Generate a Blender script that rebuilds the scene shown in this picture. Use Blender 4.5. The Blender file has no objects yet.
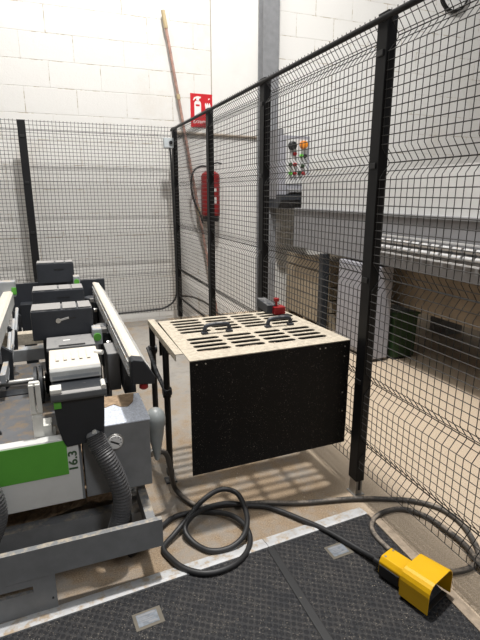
import bpy, bmesh, math, random
from mathutils import Vector, Matrix
random.seed(7)
C = bpy.context.scene.collection
PI = math.pi

# ------------------------------------------------------------------ camera
PITCH, YAW, FPX = 0.2572, 0.3704, 476.53
cam_d = bpy.data.cameras.new('camera')
cam_d.sensor_fit = 'VERTICAL'; cam_d.sensor_height = 24.0
cam_d.lens = FPX / 640 * 24.0
cam_d.clip_start = 0.05
cam = bpy.data.objects.new('camera', cam_d); C.objects.link(cam)
cam.location = (0, 0, 1.5)
cam.rotation_euler = (PI/2 - PITCH, 0, -YAW)
bpy.context.scene.camera = cam

# ------------------------------------------------------------------ world, lights, exposure
sc = bpy.context.scene
sc.view_settings.view_transform = 'Standard'
sc.view_settings.look = 'None'
sc.view_settings.gamma = 1.0
sc.view_settings.use_curve_mapping = False
sc.view_settings.exposure = 0.0
w = bpy.data.worlds.new('world'); sc.world = w; w.use_nodes = True
w.node_tree.nodes['Background'].inputs[0].default_value = (1.0, 0.98, 0.95, 1)
w.node_tree.nodes['Background'].inputs[1].default_value = 0.075

def area(name, loc, rot, size, power, col=(1, .98, .95), size_y=None):
    l = bpy.data.lights.new(name, 'AREA'); l.energy = power; l.color = col
    l.shape = 'RECTANGLE'; l.size = size; l.size_y = size_y or size
    o = bpy.data.objects.new(name, l); C.objects.link(o)
    o.location = loc; o.rotation_euler = rot
    return o
# overhead lights of the hall, with a fill added for the back wall
area('high_bay_lamp', (0.95, 2.25, 7.0), (0, 0, 0), 0.24, 470, col=(1, .97, .93))
area('skylight_fill', (1.0, 2.6, 7.6), (0, 0, 0), 3.2, 95, size_y=3.0)
area('skylight_fill', (-2.0, 1.5, 7.0), (0, -0.1, 0), 2.0, 80)
area('skylight_fill', (.9, 4.0, 6.8), (math.radians(22), 0, 0), 4.4, 98, size_y=1.2)  # fill light added to brighten the back wall, no skylight known here
area('roof_window', (1.6, -3.2, 5.2), (math.radians(50), 0, math.radians(12)), 1.1, 120, col=(.95, .97, 1))

# ------------------------------------------------------------------ materials
def nt(name):
    m = bpy.data.materials.new(name); m.use_nodes = True
    return m, m.node_tree, m.node_tree.nodes['Principled BSDF']
def node(t, kind, **kw):
    n = t.nodes.new(kind)
    for k, v in kw.items(): setattr(n, k, v)
    return n
def coords(t, scale=(1, 1, 1), rot=(0, 0, 0), loc=(0, 0, 0)):
    tc = node(t, 'ShaderNodeTexCoord'); mp = node(t, 'ShaderNodeMapping')
    # world position: dust and grain run on across neighbouring surfaces
    g = node(t, 'ShaderNodeNewGeometry')
    t.links.new(g.outputs['Position'], mp.inputs[0]); t.nodes.remove(tc)
    mp.inputs[1].default_value = loc; mp.inputs[2].default_value = rot; mp.inputs[3].default_value = scale
    return mp.outputs[0]
def noise(t, vec, scale, detail=4, rough=.6):
    n = node(t, 'ShaderNodeTexNoise'); n.inputs['Scale'].default_value = scale
    n.inputs['Detail'].default_value = detail; n.inputs['Roughness'].default_value = rough
    t.links.new(vec, n.inputs['Vector']); return n.outputs['Fac']
def ramp(t, fac, a, b):
    r = node(t, 'ShaderNodeMapRange'); r.inputs[1].default_value = a; r.inputs[2].default_value = b
    t.links.new(fac, r.inputs[0]); return r.outputs[0]
def mix(t, fac, a, b):
    m = node(t, 'ShaderNodeMix', data_type='RGBA')
    if hasattr(fac, 'links'): t.links.new(fac, m.inputs[0])
    else: m.inputs[0].default_value = fac
    for i, c in ((6, a), (7, b)):
        if hasattr(c, 'links'): t.links.new(c, m.inputs[i])
        else: m.inputs[i].default_value = (*c, 1)
    return m.outputs[2]
def math_(t, op, a, b=None):
    m = node(t, 'ShaderNodeMath', operation=op)
    for i, v in enumerate((a, b)):
        if v is None: continue
        if hasattr(v, 'links'): t.links.new(v, m.inputs[i])
        else: m.inputs[i].default_value = v
    return m.outputs[0]
def bump(t, b, h, strength=.3, dist=.01):
    n = node(t, 'ShaderNodeBump'); n.inputs['Strength'].default_value = strength
    n.inputs['Distance'].default_value = dist
    t.links.new(h, n.inputs['Height']); t.links.new(n.outputs[0], b.inputs['Normal'])

def plain(name, col, rough=.5, metal=0, var=.12, vscale=14, dust=0, dustcol=(.50, .43, .34), speck=0, speckcol=(.7, .65, .55), bmp=0, spec=.5, sscale=260):
    """painted / metal / plastic surface: slight tone variation, sawdust lying on faces that look up, specks"""
    m, t, b = nt(name)
    v = coords(t)
    n = noise(t, v, vscale)
    c = mix(t, ramp(t, n, .3, .7), tuple(x*(1-var) for x in col), tuple(min(1, x*(1+var)) for x in col))
    if dust:
        g = node(t, 'ShaderNodeNewGeometry'); s = node(t, 'ShaderNodeSeparateXYZ')
        t.links.new(g.outputs['Normal'], s.inputs[0])
        up = ramp(t, s.outputs[2], .45, .85)
        dn = ramp(t, noise(t, v, 22, 6, .7), .72-.5*dust, .86-.5*dust)
        c = mix(t, math_(t, 'MULTIPLY', up, dn), c, dustcol)
    if speck:
        vo = noise(t, v, sscale, 2, .5)
        k = ramp(t, vo, .70-.06*speck, .75-.06*speck)
        c = mix(t, k, c, speckcol)
    t.links.new(c, b.inputs['Base Color'])
    b.inputs['Roughness'].default_value = rough; b.inputs['Metallic'].default_value = metal
    b.inputs['Specular IOR Level'].default_value = spec
    if bmp: bump(t, b, noise(t, v, 180, 3), bmp, .002)
    return m

M = {}
M['black'] = plain('black_paint', (.012, .012, .013), .45, speck=0)
M['post'] = plain('black_powder_coat', (.007, .007, .008), .55, spec=.3)
M['wire'] = plain('dark_wire', (.040, .039, .038), .45, .2)
M['panelblack'] = plain('black_sheet_with_dust', (.0035, .0035, .004), .5, speck=.35, speckcol=(.26, .23, .19), bmp=.15, spec=.22)
M['dusttop'] = plain('sheet_under_sawdust', (.47, .415, .33), .9, var=.20, vscale=40, speck=1.0, speckcol=(.26, .20, .14), bmp=.8, sscale=110)
M['grey'] = plain('grey_machine_paint', (.205, .21, .215), .5, dust=.5, dustcol=(.40, .35, .28))
M['greylight'] = plain('light_grey_paint', (.36, .38, .40), .5, dust=.5)
M['dark'] = plain('dark_plastic', (.018, .021, .026), .5, dust=.2, dustcol=(.16, .15, .14))
M['boxdark'] = plain('dark_grey_plastic', (.026, .030, .038), .55, dust=.5, dustcol=(.22, .215, .21))
M['tile'] = plain('plastic_under_grey_dust', (.10, .105, .11), .7, dust=1.0, dustcol=(.30, .29, .28))
M['greydust'] = plain('grey_plate_under_dust', (.15, .155, .16), .6, dust=.8, dustcol=(.26, .255, .25))
M['whiteplate'] = plain('white_sheet', (.62, .62, .60), .4, var=.04)
M['green'] = plain('green_paint', (.115, .42, .05), .4, var=.05)
M['darkgreen'] = plain('dark_green_plastic', (.022, .050, .018), .5)
M['ink'] = plain('dark_green_ink', (.05, .10, .045), .5)
M['speckle'] = plain('galvanised_under_dust', (.62, .66, .74), .5, .0, var=.25, vscale=120, speck=.6, speckcol=(.82, .80, .78), dust=.12)
M['dustwhite'] = plain('white_plastic_under_dust', (.60, .61, .60), .5, dust=.8, dustcol=(.68, .62, .53), bmp=.4)
M['whiteplastic'] = plain('white_plastic', (.74, .73, .68), .45, dust=.2)
M['steel'] = plain('bare_steel', (.45, .44, .42), .35, .8)
M['alu'] = plain('aluminium', (.55, .555, .56), .5, .1, dust=.45, dustcol=(.42, .33, .23))
M['hose'] = plain('grey_hose', (.075, .075, .078), .5, speck=.1)
M['cable'] = plain('black_rubber', (.020, .020, .021), .5, dust=.12)
M['cablegrey'] = plain('dusty_rubber', (.055, .05, .045), .6, dust=.55, dustcol=(.25, .21, .17))
M['yellow'] = plain('yellow_paint', (.70, .40, .006), .35, var=.04, dust=.12, dustcol=(.45, .33, .1))
M['red'] = plain('red_paint', (.30, .010, .012), .4)
M['redsign'] = plain('red_sign', (.55, .012, .02), .4, var=.03)
M['white'] = plain('white_print', (.80, .79, .77), .5, var=.02)
M['orange'] = plain('orange_plastic', (.75, .25, .02), .4)
M['cream'] = plain('cream_cabinet', (.66, .65, .60), .5)
M['casing'] = plain('pale_grey_casing', (.60, .60, .59), .5, var=.03)
M['casingdark'] = plain('mid_grey_casing', (.24, .24, .25), .5, var=.06)
M['cabinet'] = plain('grey_lilac_cabinet', (.32, .32, .35), .5, var=.05)
M['card'] = plain('brown_cardboard', (.235, .19, .14), .9, var=.2, vscale=5)
M['crate'] = plain('pale_brown_board', (.34, .285, .21), .9, var=.08, vscale=5)
M['wood'] = plain('pole_wood', (.40, .245, .20), .8, var=.4, vscale=18)
M['tape'] = plain('yellowed_tape', (.50, .40, .24), .8)
M['column'] = plain('grey_column_paint', (.22, .225, .235), .5)
M['glass'] = plain('dial_face', (.75, .75, .73), .2, var=.01)
M['dustpile'] = plain('brown_sawdust', (.38, .27, .175), 1, var=.35, vscale=40, speck=.5, speckcol=(.55, .43, .29), bmp=.8)
M['conduit'] = plain('dusty_conduit', (.36, .31, .25), .6)
M['basetop'] = plain('grey_top_under_brown_dust', (.105, .108, .115), .6, dust=.5, dustcol=(.17, .13, .09))
M['ramp'] = plain('rubber_ramp_under_sawdust', (.33, .265, .20), .9, var=.3, vscale=30, speck=.6, speckcol=(.42, .33, .22))
M['plaster'] = plain('white_plaster', (.74, .73, .705), .85, var=.03, vscale=6, bmp=.4)
M['greyhousing'] = plain('light_grey_plastic', (.50, .54, .56), .4, var=.03)
M['frame'] = plain('dusty_label_frame', (.13, .115, .09), .7)
M['label'] = plain('silver_label', (.17, .19, .215), .5, 0, var=.3, vscale=60)
M['jug'] = plain('grey_green_bowl', (.27, .29, .29), .4, dust=.5, dustcol=(.30, .26, .2))

def floor_mat():
    m, t, b = nt('dusty_concrete')
    v = coords(t)
    big = noise(t, v, 1.6, 5, .6); med = noise(t, v, 9, 6, .7); fine = noise(t, v, 170, 3, .7)
    g = node(t, 'ShaderNodeNewGeometry'); sp = node(t, 'ShaderNodeSeparateXYZ'); t.links.new(g.outputs['Position'], sp.inputs[0])
    near = ramp(t, sp.outputs[1], 3.6, 2.2); beyond = ramp(t, sp.outputs[0], 1.20, 1.34)   # sawdust lies thick round the machine, pale beyond the fence
    conc = mix(t, ramp(t, med, .35, .65), (.27, .25, .225), (.37, .345, .31))
    dark = mix(t, ramp(t, fine, .35, .65), (.19, .135, .085), (.38, .285, .19))
    pale = mix(t, ramp(t, fine, .35, .65), (.38, .29, .20), (.58, .48, .37))
    dust = mix(t, beyond, dark, pale)
    f = math_(t, 'ADD', math_(t, 'MULTIPLY', big, .45), math_(t, 'MULTIPLY', med, .55))
    f = math_(t, 'ADD', f, math_(t, 'MULTIPLY', near, .10))
    f = math_(t, 'ADD', f, math_(t, 'MULTIPLY', beyond, .16))
    c = mix(t, ramp(t, f, .48, .64), conc, dust)
    c = mix(t, ramp(t, fine, .66, .72), c, (.62, .53, .41))
    t.links.new(c, b.inputs['Base Color']); b.inputs['Roughness'].default_value = .9
    bump(t, b, math_(t, 'ADD', fine, med), .35, .004)
    return m
def wall_mat():
    m, t, b = nt('painted_block')
    v = coords(t, rot=(PI/2, 0, 0), loc=(.12, 0, 0.0))
    g = node(t, 'ShaderNodeNewGeometry'); s = node(t, 'ShaderNodeSeparateXYZ'); t.links.new(g.outputs['Position'], s.inputs[0])
    cmb = node(t, 'ShaderNodeCombineXYZ')
    t.links.new(s.outputs[0], cmb.inputs[0]); t.links.new(s.outputs[2], cmb.inputs[1])
    off = node(t, 'ShaderNodeVectorMath', operation='ADD'); off.inputs[1].default_value = (.14, -.028, 0)
    t.links.new(cmb.outputs[0], off.inputs[0])
    br = node(t, 'ShaderNodeTexBrick'); br.offset = .5
    br.inputs['Scale'].default_value = 1; br.inputs['Mortar Size'].default_value = .0045
    br.inputs['Mortar Smooth'].default_value = .6; br.inputs['Brick Width'].default_value = .514
    br.inputs['Row Height'].default_value = .254
    br.inputs['Color1'].default_value = (.755, .745, .72, 1); br.inputs['Color2'].default_value = (.735, .725, .70, 1)
    br.inputs['Mortar'].default_value = (.70, .685, .65, 1)
    t.links.new(off.outputs[0], br.inputs['Vector'])
    gv = coords(t)
    st = noise(t, gv, 1.3, 6, .7)
    c = mix(t, ramp(t, st, .55, .85), br.outputs['Color'], (.66, .62, .56))
    fn = noise(t, gv, 60, 4, .7)
    chip = math_(t, 'MULTIPLY', br.outputs['Fac'], ramp(t, noise(t, gv, 9, 5, .7), .50, .60))
    c = mix(t, chip, c, (.42, .35, .25))
    c = mix(t, ramp(t, fn, .72, .78), c, (.48, .40, .31))
    t.links.new(c, b.inputs['Base Color']); b.inputs['Roughness'].default_value = .85
    h = math_(t, 'ADD', math_(t, 'MULTIPLY', br.outputs['Fac'], -1.0), math_(t, 'ADD', math_(t, 'MULTIPLY', fn, .6), math_(t, 'MULTIPLY', noise(t, gv, 11, 3, .6), .8)))
    bump(t, b, h, .5, .007)
    return m
def mat_rubber():
    m, t, b = nt('studded_rubber')
    v = coords(t, rot=(0, 0, .5), scale=(1/.021, 1/.025, 1))
    vo = node(t, 'ShaderNodeTexVoronoi', voronoi_dimensions='2D'); vo.inputs['Scale'].default_value = 1
    vo.inputs['Randomness'].default_value = .12
    t.links.new(v, vo.inputs['Vector'])
    d = vo.outputs['Distance']
    gv = coords(t)
    med = noise(t, gv, 7, 6, .7); fine = noise(t, gv, 210, 3, .7); blot = noise(t, gv, 45, 5, .7)
    base = mix(t, ramp(t, d, .30, .46), (.013, .0135, .016), (.026, .0265, .029))
    dm = math_(t, 'MULTIPLY', ramp(t, med, .42, .75), ramp(t, d, .15, .5))
    c = mix(t, math_(t, 'MULTIPLY', dm, .22), base, (.16, .14, .12))
    k = math_(t, 'MULTIPLY', ramp(t, fine, .60, .67), ramp(t, blot, .43, .59))
    c = mix(t, k, c, (.40, .35, .28))
    t.links.new(c, b.inputs['Base Color']); b.inputs['Roughness'].default_value = .7; b.inputs['Specular IOR Level'].default_value = .3
    bump(t, b, math_(t, 'MULTIPLY', ramp(t, d, .28, .44), -1.0), .6, .004)
    return m
M['floor'] = floor_mat(); M['wall'] = wall_mat(); M['rubber'] = mat_rubber()

# ------------------------------------------------------------------ mesh helpers (world coordinates)
def box(bm, x0, x1, y0, y1, z0, z1, bev=0, segs=2):
    r = bmesh.ops.create_cube(bm, size=1)
    vs = r['verts']
    bmesh.ops.scale(bm, vec=(abs(x1-x0), abs(y1-y0), abs(z1-z0)), verts=vs)
    bmesh.ops.translate(bm, vec=((x0+x1)/2, (y0+y1)/2, (z0+z1)/2), verts=vs)
    if bev:
        es = list({e for v in vs for e in v.link_edges})
        bmesh.ops.bevel(bm, geom=es, offset=bev, segments=segs, affect='EDGES', profile=.6)
    return bm
def frame_for(d):
    d = d.normalized(); a = Vector((0, 0, 1)) if abs(d.z) < .9 else Vector((1, 0, 0))
    u = d.cross(a).normalized(); return u, d.cross(u).normalized()
def tube(bm, pts, r, n=8, cap=True, closed=False, rad=None):
    pts = [Vector(p) for p in pts]; rings = []; u = None
    for i, p in enumerate(pts):
        a = pts[i-1] if (i > 0 or closed) else p
        b = pts[(i+1) % len(pts)] if (i < len(pts)-1 or closed) else p
        d = (b-a).normalized()
        if u is None: u, v = frame_for(d)
        else:
            u = (u - d*u.dot(d)).normalized(); v = d.cross(u)
        rr = rad[i] if rad else r
        rings.append([bm.verts.new(p + (u*math.cos(2*PI*k/n) + v*math.sin(2*PI*k/n))*rr) for k in range(n)])
    L = len(rings)
    for i in range(L if closed else L-1):
        A, B = rings[i], rings[(i+1) % L]
        for k in range(n):
            bm.faces.new((A[k], A[(k+1) % n], B[(k+1) % n], B[k]))
    if cap and not closed:
        bm.faces.new(rings[0][::-1]); bm.faces.new(rings[-1])
    return bm
def cyl(bm, p0, p1, r, n=20, r2=None):
    return tube(bm, [p0, p1], r, n, rad=[r, r if r2 is None else r2])
def smooth_path(pts, k=6):
    P = [Vector(p) for p in pts]; out = []
    for i in range(len(P)-1):
        p0 = P[max(i-1, 0)]; p1 = P[i]; p2 = P[i+1]; p3 = P[min(i+2, len(P)-1)]
        for s in range(k):
            t = s/k
            out.append(.5*((2*p1) + (p2-p0)*t + (2*p0-5*p1+4*p2-p3)*t*t + (3*p1-p0-3*p2+p3)*t**3))
    out.append(P[-1]); return out
def prism(bm, poly, a, b, axis='y', bev=0):
    """closed outline swept between two positions along an axis; outline in the other two axes (x,z) (x,y) or (y,z)"""
    def P(q, s):
        return {'y': (q[0], s, q[1]), 'z': (q[0], q[1], s), 'x': (s, q[0], q[1])}[axis]
    A = [bm.verts.new(P(q, a)) for q in poly]; B = [bm.verts.new(P(q, b)) for q in poly]
    fs = [bm.faces.new(A), bm.faces.new(B[::-1])]
    n = len(poly)
    for i in range(n): fs.append(bm.faces.new((A[i], B[i], B[(i+1) % n], A[(i+1) % n])))
    bmesh.ops.recalc_face_normals(bm, faces=fs)
    if bev:
        es = list({e for f in fs for e in f.edges})
        bmesh.ops.bevel(bm, geom=es, offset=bev, segments=2, affect='EDGES', profile=.6)
    return bm
def lathe(bm, prof, c, n=24, axis='z'):
    """profile (radius, height) revolved about an axis through c"""
    rings = []
    for r, h in prof:
        ring = []
        for k in range(n):
            a = 2*PI*k/n; q = (r*math.cos(a), r*math.sin(a))
            p = {'z': (q[0], q[1], h), 'y': (q[0], h, q[1]), 'x': (h, q[0], q[1])}[axis]
            ring.append(bm.verts.new(Vector(c)+Vector(p)))
        rings.append(ring)
    fs = []
    for A, B in zip(rings, rings[1:]):
        for k in range(n): fs.append(bm.faces.new((A[k], A[(k+1) % n], B[(k+1) % n], B[k])))
    fs.append(bm.faces.new(rings[0])); fs.append(bm.faces.new(rings[-1]))
    bmesh.ops.recalc_face_normals(bm, faces=fs)
    return bm
def new(): return bmesh.new()
def rotate_about(bm, c, ang, axis='Z', verts=None):
    bmesh.ops.rotate(bm, cent=c, matrix=Matrix.Rotation(ang, 3, axis), verts=verts or bm.verts[:])
    return bm

def root_loc(o):
    l = Vector((0, 0, 0))
    while o: l += o.location; o = o.parent
    return l
def islands(bm):
    seen = set(); out = []
    for v in bm.verts:
        if v in seen: continue
        st = [v]; seen.add(v); comp = []
        while st:
            a = st.pop(); comp.append(a)
            for e in a.link_edges:
                o = e.other_vert(a)
                if o not in seen: seen.add(o); st.append(o)
        out.append(comp)
    return out
def each(name, bm, mat, parent, smooth=False, label=None):
    """every separate piece of the shape becomes a part of its own"""
    res = []
    for comp in islands(bm):
        ix = {v: i for i, v in enumerate(comp)}; b = bmesh.new()
        nv = [b.verts.new(v.co) for v in comp]
        for f in {f for v in comp for f in v.link_faces}: b.faces.new([nv[ix[v]] for v in f.verts])
        res.append(obj(name, b, mat, parent, smooth, label))
    bm.free(); return res
def obj(name, bm, mat, parent=None, smooth=False, label=None, stuff=False):
    """link the shape as ONE mesh object; a part keeps its thing's origin"""
    me = bpy.data.meshes.new(name)
    if parent is None:
        xs = [v.co for v in bm.verts]
        c = Vector(((min(v.x for v in xs)+max(v.x for v in xs))/2, (min(v.y for v in xs)+max(v.y for v in xs))/2, min(v.z for v in xs)))
    else: c = root_loc(parent)
    bmesh.ops.translate(bm, vec=-c, verts=bm.verts[:])
    bmesh.ops.recalc_face_normals(bm, faces=bm.faces[:])
    if smooth:
        for f in bm.faces: f.smooth = True
        for e in bm.edges:
            if len(e.link_faces) == 2 and e.calc_face_angle(0) > .7: e.smooth = False
    bm.to_mesh(me); bm.free()
    o = bpy.data.objects.new(name, me); C.objects.link(o)
    me.materials.append(M[mat])
    if parent: o.parent = parent
    else: o.location = c
    if label: o['label'] = label
    if stuff: o['kind'] = 'stuff'
    return o
def tag(o, label, cat, group=None):
    o['label'] = label; o['category'] = cat
    if group: o['group'] = group
    return o
def thing(name, label, cat, loc, group=None):
    o = bpy.data.objects.new(name, None); C.objects.link(o); o.location = loc; o.empty_display_size = .1
    return tag(o, label, cat, group)
def struct(name, bm, mat):
    o = obj(name, bm, mat); o['kind'] = 'structure'; return o
def text_part(name, s, size, mat, parent, place, depth=.0006):
    cu = bpy.data.curves.new(name, 'FONT'); cu.body = s; cu.size = size; cu.extrude = depth; cu.offset = size*.022
    cu.align_x = 'CENTER'; cu.align_y = 'CENTER'
    tmp = bpy.data.objects.new(name+'_tmp', cu); C.objects.link(tmp)
    dg = bpy.context.evaluated_depsgraph_get()
    me = bpy.data.meshes.new_from_object(tmp.evaluated_get(dg))
    bpy.data.objects.remove(tmp); bpy.data.curves.remove(cu)
    bm = new(); bm.from_mesh(me); bpy.data.meshes.remove(me)
    bmesh.ops.transform(bm, matrix=place, verts=bm.verts[:])
    return obj(name, bm, mat, parent)

# pixel -> floor helper used only for tracing the cables lying on the floor
def fl(x, y, z=.012):
    a, b = (x-240)/FPX, (y-320)/FPX
    F = math.cos(PITCH)-b*math.sin(PITCH); U = -math.sin(PITCH)-b*math.cos(PITCH)
    d = Vector((a*math.cos(YAW)+F*math.sin(YAW), -a*math.sin(YAW)+F*math.cos(YAW), U))
    p = Vector((0, 0, 1.5)) + d*((z-1.5)/U)
    return (p.x, p.y, p.z)

# ------------------------------------------------------------------ setting
WY = 5.72
bm = new(); box(bm, -5, 9, -2.5, WY+.15, -.1, 0); struct('floor', bm, 'floor')
bm = new(); box(bm, -5, 9, WY, WY+.2, 0, 5.2); struct('wall_back', bm, 'wall')
bm = new(); box(bm, 1.862, 1.87, WY-.004, WY, 0, 5.2); struct('trim_1', bm, 'conduit')
bm = new(); box(bm, 1.872, 2.45, WY-.006, WY, 0, 5.2); struct('trim_2', bm, 'plaster')

# steel column standing against the wall
t = thing('steel_column', 'grey steel column standing against the white block wall', 'column', (2.54, 5.62, 0))
bm = new()
box(bm, 2.44, 2.64, 5.55, 5.565, 0, 5.2); box(bm, 2.44, 2.64, 5.685, 5.7, 0, 5.2); each('flange', bm, 'column', t)
bm = new(); box(bm, 2.53, 2.545, 5.565, 5.685, 0, 5.2); obj('web', bm, 'column', t)

# ------------------------------------------------------------------ welded mesh fence
XF, YB, HT = 1.346, 5.46, 2.205
VB = (2.122, 1.632, 1.134, .618, .275)          # heights of the V folds
def profile_z(zlo, zhi):
    """(z, bulge) along an upright wire: straight, with a V fold at each height of VB"""
    out = []
    zs = [zlo]
    for c in sorted(VB):
        for dz, b in ((-.060, 0), (-.006, 1), (.006, 1), (.060, 0)): out.append((c+dz, b*.042))
    return [(zlo, 0)] + out + [(zhi, 0)]
def bulge(z):
    for c in VB:
        a = abs(z-c)
        if a < .006: return .042
        if a < .060: return .042*(1-(a-.006)/.054)
    return 0
def mesh_bm(length, along, zlo=.165, zhi=2.215, pitch=.0357):
    bm = new(); n = round(length/pitch)
    prof = profile_z(zlo, zhi)
    s = 1 if along == 'y' else -1
    def P(l, z, b): return (b, l, z) if along == 'y' else (l, b, z)
    for i in range(n+1):
        l = length*i/n
        tube(bm, [P(l, z, b) for z, b in prof], .0021, 4)
    for c in VB: tube(bm, [P(0, c, .042), P(length, c, .042)], .0028, 4)
    rows = round((zhi-.012-zlo-.004)/pitch)
    for j in range(rows+1):
        z = zlo+.004+(zhi-.016-zlo)*j/rows
        b = bulge(z)-.004
        tube(bm, [P(0, z, b), P(length, z, b)], .0021, 4)
    return bm
def fence_panel(p0, length, along, label, group):
    bm = mesh_bm(length, along)
    bmesh.ops.translate(bm, vec=(p0[0], p0[1], 0), verts=bm.verts[:])
    return tag(obj('wire_fence', bm, 'wire'), label, 'fence', group)
def fence_post(x, y, along, label, group, side=1, foot=True):
    t = thing('fence_post', label, 'post', (x, y, 0), group)
    a, b = (.024, .034) if along == 'y' else (.034, .024)
    bm = new(); box(bm, x-a, x+a, y-b, y+b, .085, HT, .003); obj('post_tube', bm, 'post', t)
    bm = new(); box(bm, x-a-.0, x+a+.0, y-b-.0, y+b+.0, HT, HT+.006, .002); obj('post_cap', bm, 'black', t)
    bm = new(); box(bm, x-.02, x+.02, y-.028, y+.028, .004, .115, .002)
    box(bm, x-.028, x+.032, y-.038, y+.038, 0, .006, .002)
    obj('foot', bm, 'steel', t, label='bare steel levelling foot')
    bm = new(); box(bm, x-.004, x+.008, y-.0305, y-.027, .03, .085); obj('foot_slot', bm, 'black', t)
    bm = new()
    for z in (.62, 1.12, 1.62, 2.06):
        if along == 'y': box(bm, x-a-.006, x-a, y-.02, y+.02, z-.012, z+.012, .002)
        else: box(bm, x-.02, x+.02, y-b-.006, y-b, z-.012, z+.012, .002)
    each('mesh_clip', bm, 'black', t)
    return t
XP = XF + .034          # posts stand behind the mesh seen from inside the cell
GP = 'black posts of the mesh guard fence'; GM = 'black welded mesh panels of the guard fence'
POSTY = (1.81, 3.02, 4.19)
fence_post(XF, POSTY[0], 'y', 'nearest tall black fence post, right of the slotted box, its steel foot on the floor', GP)
fence_post(XF, POSTY[1], 'y', 'second black fence post from the camera, in front of the grey steel column', GP)
fence_post(XF, POSTY[2], 'y', 'third black fence post from the camera, crossing the red fire extinguisher', GP)
fence_post(XF, YB, 'y', 'black corner post of the fence carrying the small grey switch', GP)
fence_post(-.19, YB, 'x', 'black fence post standing free against the white wall, left of the leaning pole', GP)
g = .036
fence_panel((XF-.012, .55), POSTY[0]-.55-g, 'y', 'nearest mesh panel, standing over the looped cable behind the yellow pedal', GM)
fence_panel((XF-.012, POSTY[0]+g), POSTY[1]-POSTY[0]-2*g, 'y', 'mesh panel right behind the slotted box, in front of the control cabinet', GM)
fence_panel((XF-.012, POSTY[1]+g), POSTY[2]-POSTY[1]-2*g, 'y', 'mesh panel between the extinguisher post and the post at the grey column', GM)
fence_panel((XF-.012, POSTY[2]+g), YB-POSTY[2]-2*g, 'y', 'mesh panel between the corner post and the extinguisher post, crossing the leaning pole', GM)
fence_panel((-.19+g, YB-.012), XF+.19-2*g, 'x', 'wide mesh panel along the white wall, between free post and corner switch', GM)
fence_panel((-1.75, YB-.012), 1.56-g, 'x', 'mesh panel along the white wall, left of the free standing post', GM)

bm = new(); tube(bm, [(XF-.042, .6, 2.178), (XF-.042, YB-.03, 2.178)], .0125, 10)
tag(obj('cable_conduit', bm, 'post', smooth=True), 'long black tube running along the top of the right fence', 'tube')

# switch at the fence corner with its lead
t = thing('safety_switch', 'small grey switch box with black button on the corner post', 'switch', (1.272, YB-.045, 2.0))
bm = new(); box(bm, 1.212, 1.318, YB-.080, YB-.020, 1.99, 2.095, .008); obj('housing', bm, 'greyhousing', t)
bm = new(); cyl(bm, (1.283, YB-.080, 2.045), (1.283, YB-.093, 2.045), .019); obj('button', bm, 'black', t, True)
bm = new(); tube(bm, smooth_path([(1.28, YB-.045, 2.0), (1.285, YB-.06, 1.85), (1.295, YB-.06, 1.3), (1.30, YB-.06, .55), (1.28, YB-.06, .32), (1.16, YB-.06, .22), (.98, YB-.06, .20), (.4, YB-.06, .19), (-.15, YB-.06, .17)]), .011, 8); obj('lead', bm, 'cable', t, True)

# ------------------------------------------------------------------ on the wall
t = thing('extinguisher_sign', 'red fire extinguisher sign on the white wall above the extinguisher', 'sign', (1.70, WY-.01, 2.24))
sx0, sx1, sz0, sz1 = 1.61, 1.872, 2.26, 2.62
bm = new(); box(bm, sx0, sx1, WY-.008, WY-.002, sz0, sz1); obj('plate', bm, 'redsign', t)
Y0, Y1 = WY-.0095, WY-.008
bm = new()
prism(bm, [(1.655, 2.385), (1.735, 2.385), (1.735, 2.52), (1.722, 2.54), (1.668, 2.54), (1.655, 2.52)], Y0, Y1)
prism(bm, [(1.680, 2.545), (1.712, 2.545), (1.712, 2.565), (1.735, 2.575), (1.733, 2.588), (1.690, 2.592), (1.655, 2.578), (1.640, 2.548), (1.650, 2.545), (1.664, 2.565), (1.680, 2.568)], Y0, Y1)
obj('extinguisher_symbol', bm, 'white', t)
bm = new(); box(bm, 1.672, 1.718, Y0-.0006, Y0, 2.485, 2.505); obj('symbol_band', bm, 'redsign', t)
bm = new()
for k, (dx, s) in enumerate(((1.79, 1), (1.812, .8), (1.835, .9))):
    prism(bm, [(dx, 2.46), (dx+.014, 2.46), (dx+.018, 2.49*1), (dx+.004, 2.53), (dx-.008, 2.51)], Y0, Y1)
prism(bm, [(1.82, 2.555), (1.85, 2.575), (1.825, 2.575)], Y0, Y1)
each('flame_symbol', bm, 'white', t)
text_part('sign_text', 'EXTINTOR', .042, 'white', t, Matrix.Translation((1.741, WY-.0085, 2.315)) @ Matrix.Rotation(PI/2, 4, 'X'))

t = thing('fire_extinguisher', 'red fire extinguisher with black hose hanging on the wall behind the fence', 'fire extinguisher', (1.80, WY-.11, 1.19))
ex, ey = 1.80, WY-.12
bm = new(); lathe(bm, [(.085, 1.24), (.098, 1.26), (.100, 1.30), (.100, 1.705), (.094, 1.735), (.06, 1.762), (.03, 1.775), (.028, 1.79)], (ex, ey, 0), 28); bmesh.ops.scale(bm, vec=(1.1, 1.0, 1), space=Matrix.Translation((-ex, -ey, 0)), verts=bm.verts[:]); obj('cylinder', bm, 'red', t, True)
bm = new(); lathe(bm, [(.092, 1.19), (.099, 1.20), (.099, 1.255), (.09, 1.262)], (ex, ey, 0), 28); obj('base_ring', bm, 'black', t, True)
bm = new(); box(bm, ex-.025, ex+.025, ey-.03, ey+.03, 1.785, 1.83, .006); box(bm, ex-.02, ex+.015, ey-.10, ey+.03, 1.83, 1.842, .003); obj('valve', bm, 'steel', t)
bm = new(); tube(bm, [(ex+.015, ey-.02, 1.845), (ex+.07, ey-.05, 1.862), (ex+.12, ey-.06, 1.85)], .009, 8); obj('lever', bm, 'black', t, True)
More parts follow.
